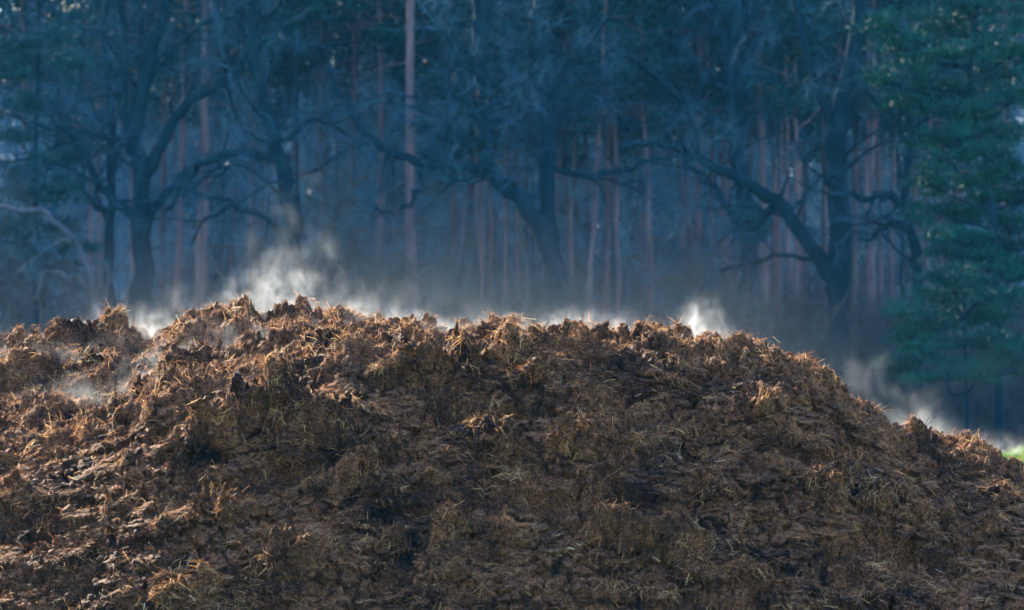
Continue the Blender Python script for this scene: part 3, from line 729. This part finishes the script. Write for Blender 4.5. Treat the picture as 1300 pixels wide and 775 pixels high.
steam('long low veil of steam seeping from the whole crest', 470, 392, 34.6, 2.9, .5, .42, .55, .3, 2.6, .42, 21.)
steam('low steam drifting along the crest at the left', 200, 382, 33.9, 1.05, .45, .38, 2.3, .35, 4.2, .46, 2.)
steam('broad glowing steam behind the crest between the highest peak and the dark boulder lump', 440, 378, 34.2, 1.2, .6, .44, 1.6, .25, 4., .45, 3.)
steam('steam filling the sunlit hollow below the highest peak', 370, 420, 32.2, 1.4, .6, .3, 8, .15, 4., .46, 4.)
steam('steam trailing over the sunlit slope at the far left edge', 60, 440, 32.6, 1.2, .6, .32, 2.4, .15, 4., .44, 14.)
steam('steam seeping from the left slope below the dark overhanging clod', 130, 490, 31.5, 1.1, .6, .34, 2.2, .2, 4., .44, 15.)
steam('steam glow on the crest right of the dark boulder lump', 505, 402, 32.5, .7, .4, .24, 4, .1, 4., .45, 16.)
steam('small curl of steam beside the rounded clod in the left hollow', 185, 462, 31.5, .35, .35, .27, 6, .12, 4.5, .46, 5.)
steam('thin veil of steam along the middle of the crest', 690, 398, 30.7, 1.3, .35, .2, 2.6, .1, 4., .45, 6.)
steam('small bright puff of steam at the dip right of centre', 880, 392, 30.9,   .36, .3, .36, 5, .14, 4., .44, 7.)
steam('slanting steam cloud over the low right shoulder of the heap', 1150, 492, 31.0, .7, .45, .6, 3.0, -.45, 3.0, .43, 8.)
steam('thin grey veil of mist drifting behind the whole crest', 520, 350, 36.6, 6.5, 1.0, 1.15, .03, .3, .9, .3, 12., .8)
steam('wisp of steam at the far right end of the heap', 1265, 548, 31.2, .45, .4, .2, 1.3, .0, 4., .45, 9.)

# ------------------------------------------------------------------ HAZE
V = np.array([(-262, -62, -1), (262, -62, -1), (262, 362, -1), (-262, 362, -1), (-262, -62, 26.5), (262, -62, 26.5), (262, 362, 26.5), (-262, 362, 26.5)], float)
F = np.array([[0, 3, 2, 1], [4, 5, 6, 7], [0, 1, 5, 4], [1, 2, 6, 5], [2, 3, 7, 6], [3, 0, 4, 7]])
mh = bpy.data.materials.new('haze'); mh.use_nodes = True; nt = mh.node_tree; nt.nodes.remove(nt.nodes['Principled BSDF'])
v = N(nt, 'ShaderNodeVolumePrincipled'); v.inputs['Color'].default_value = (.12, .52, .96, 1); v.inputs['Density'].default_value = .00027; v.inputs['Anisotropy'].default_value = -.6
nt.links.new(v.outputs[0], nt.nodes['Material Output'].inputs['Volume'])
hz_o = mesh_np('haze', V, F, mh, smooth=False); tag(hz_o, 'thin blue haze hanging in the wood', 'haze', kind='stuff')

# ------------------------------------------------------------------ LIGHT
SUN_AZ, SUN_EL = 35.0, 26.0                          # degrees left of straight ahead, above the horizon
S = Vector((-math.sin(rad(SUN_AZ)) * math.cos(rad(SUN_EL)), math.cos(rad(SUN_AZ)) * math.cos(rad(SUN_EL)), math.sin(rad(SUN_EL))))
ld = bpy.data.lights.new('sun', 'SUN'); ld.energy = 5.0; ld.angle = rad(.55); ld.color = (1, .89, .70)
lo = bpy.data.objects.new('sun', ld); COL.objects.link(lo); lo.rotation_euler = S.to_track_quat('Z', 'Y').to_euler(); lo.location = (-20, 20, 40)
wd = bpy.data.worlds.new('World'); scene.world = wd; wd.use_nodes = True; nt = wd.node_tree
sky = nt.nodes.new('ShaderNodeTexSky'); sky.sky_type = 'NISHITA'; sky.sun_disc = False
sky.ozone_density = 3.0; sky.air_density = 1.0; sky.sun_elevation = rad(SUN_EL); sky.sun_rotation = rad(-SUN_AZ)
nt.links.new(sky.outputs[0], nt.nodes['Background'].inputs[0]); nt.nodes['Background'].inputs[1].default_value = .15

# ------------------------------------------------------------------ CAMERA
cd = bpy.data.cameras.new('camera'); cam = bpy.data.objects.new('camera', cd); COL.objects.link(cam)
cd.lens = 135; cd.sensor_width = 36; cd.clip_end = 1500; cd.clip_start = .1
cam.location = (0, 0, CAMZ); cam.rotation_euler = (rad(90) + math.atan((HZ - 387.5) / FPX), 0, 0)
cd.dof.use_dof = True; cd.dof.focus_distance = 29.6; cd.dof.aperture_fstop = 2.8
scene.camera = cam
scene.render.engine = 'CYCLES'
c = scene.cycles
c.use_denoising = True; c.use_adaptive_sampling = True; c.adaptive_threshold = .02
c.max_bounces = 4; c.diffuse_bounces = 1; c.glossy_bounces = 1; c.transmission_bounces = 2; c.volume_bounces = 1; c.transparent_max_bounces = 16
c.volume_step_rate = .35; c.volume_max_steps = 128; c.caustics_reflective = False; c.caustics_refractive = False
c.sample_clamp_indirect = 3
vs = scene.view_settings; vs.view_transform = 'Standard'; vs.look = 'None'; vs.exposure = 2.42; vs.gamma = 1; vs.use_curve_mapping = False
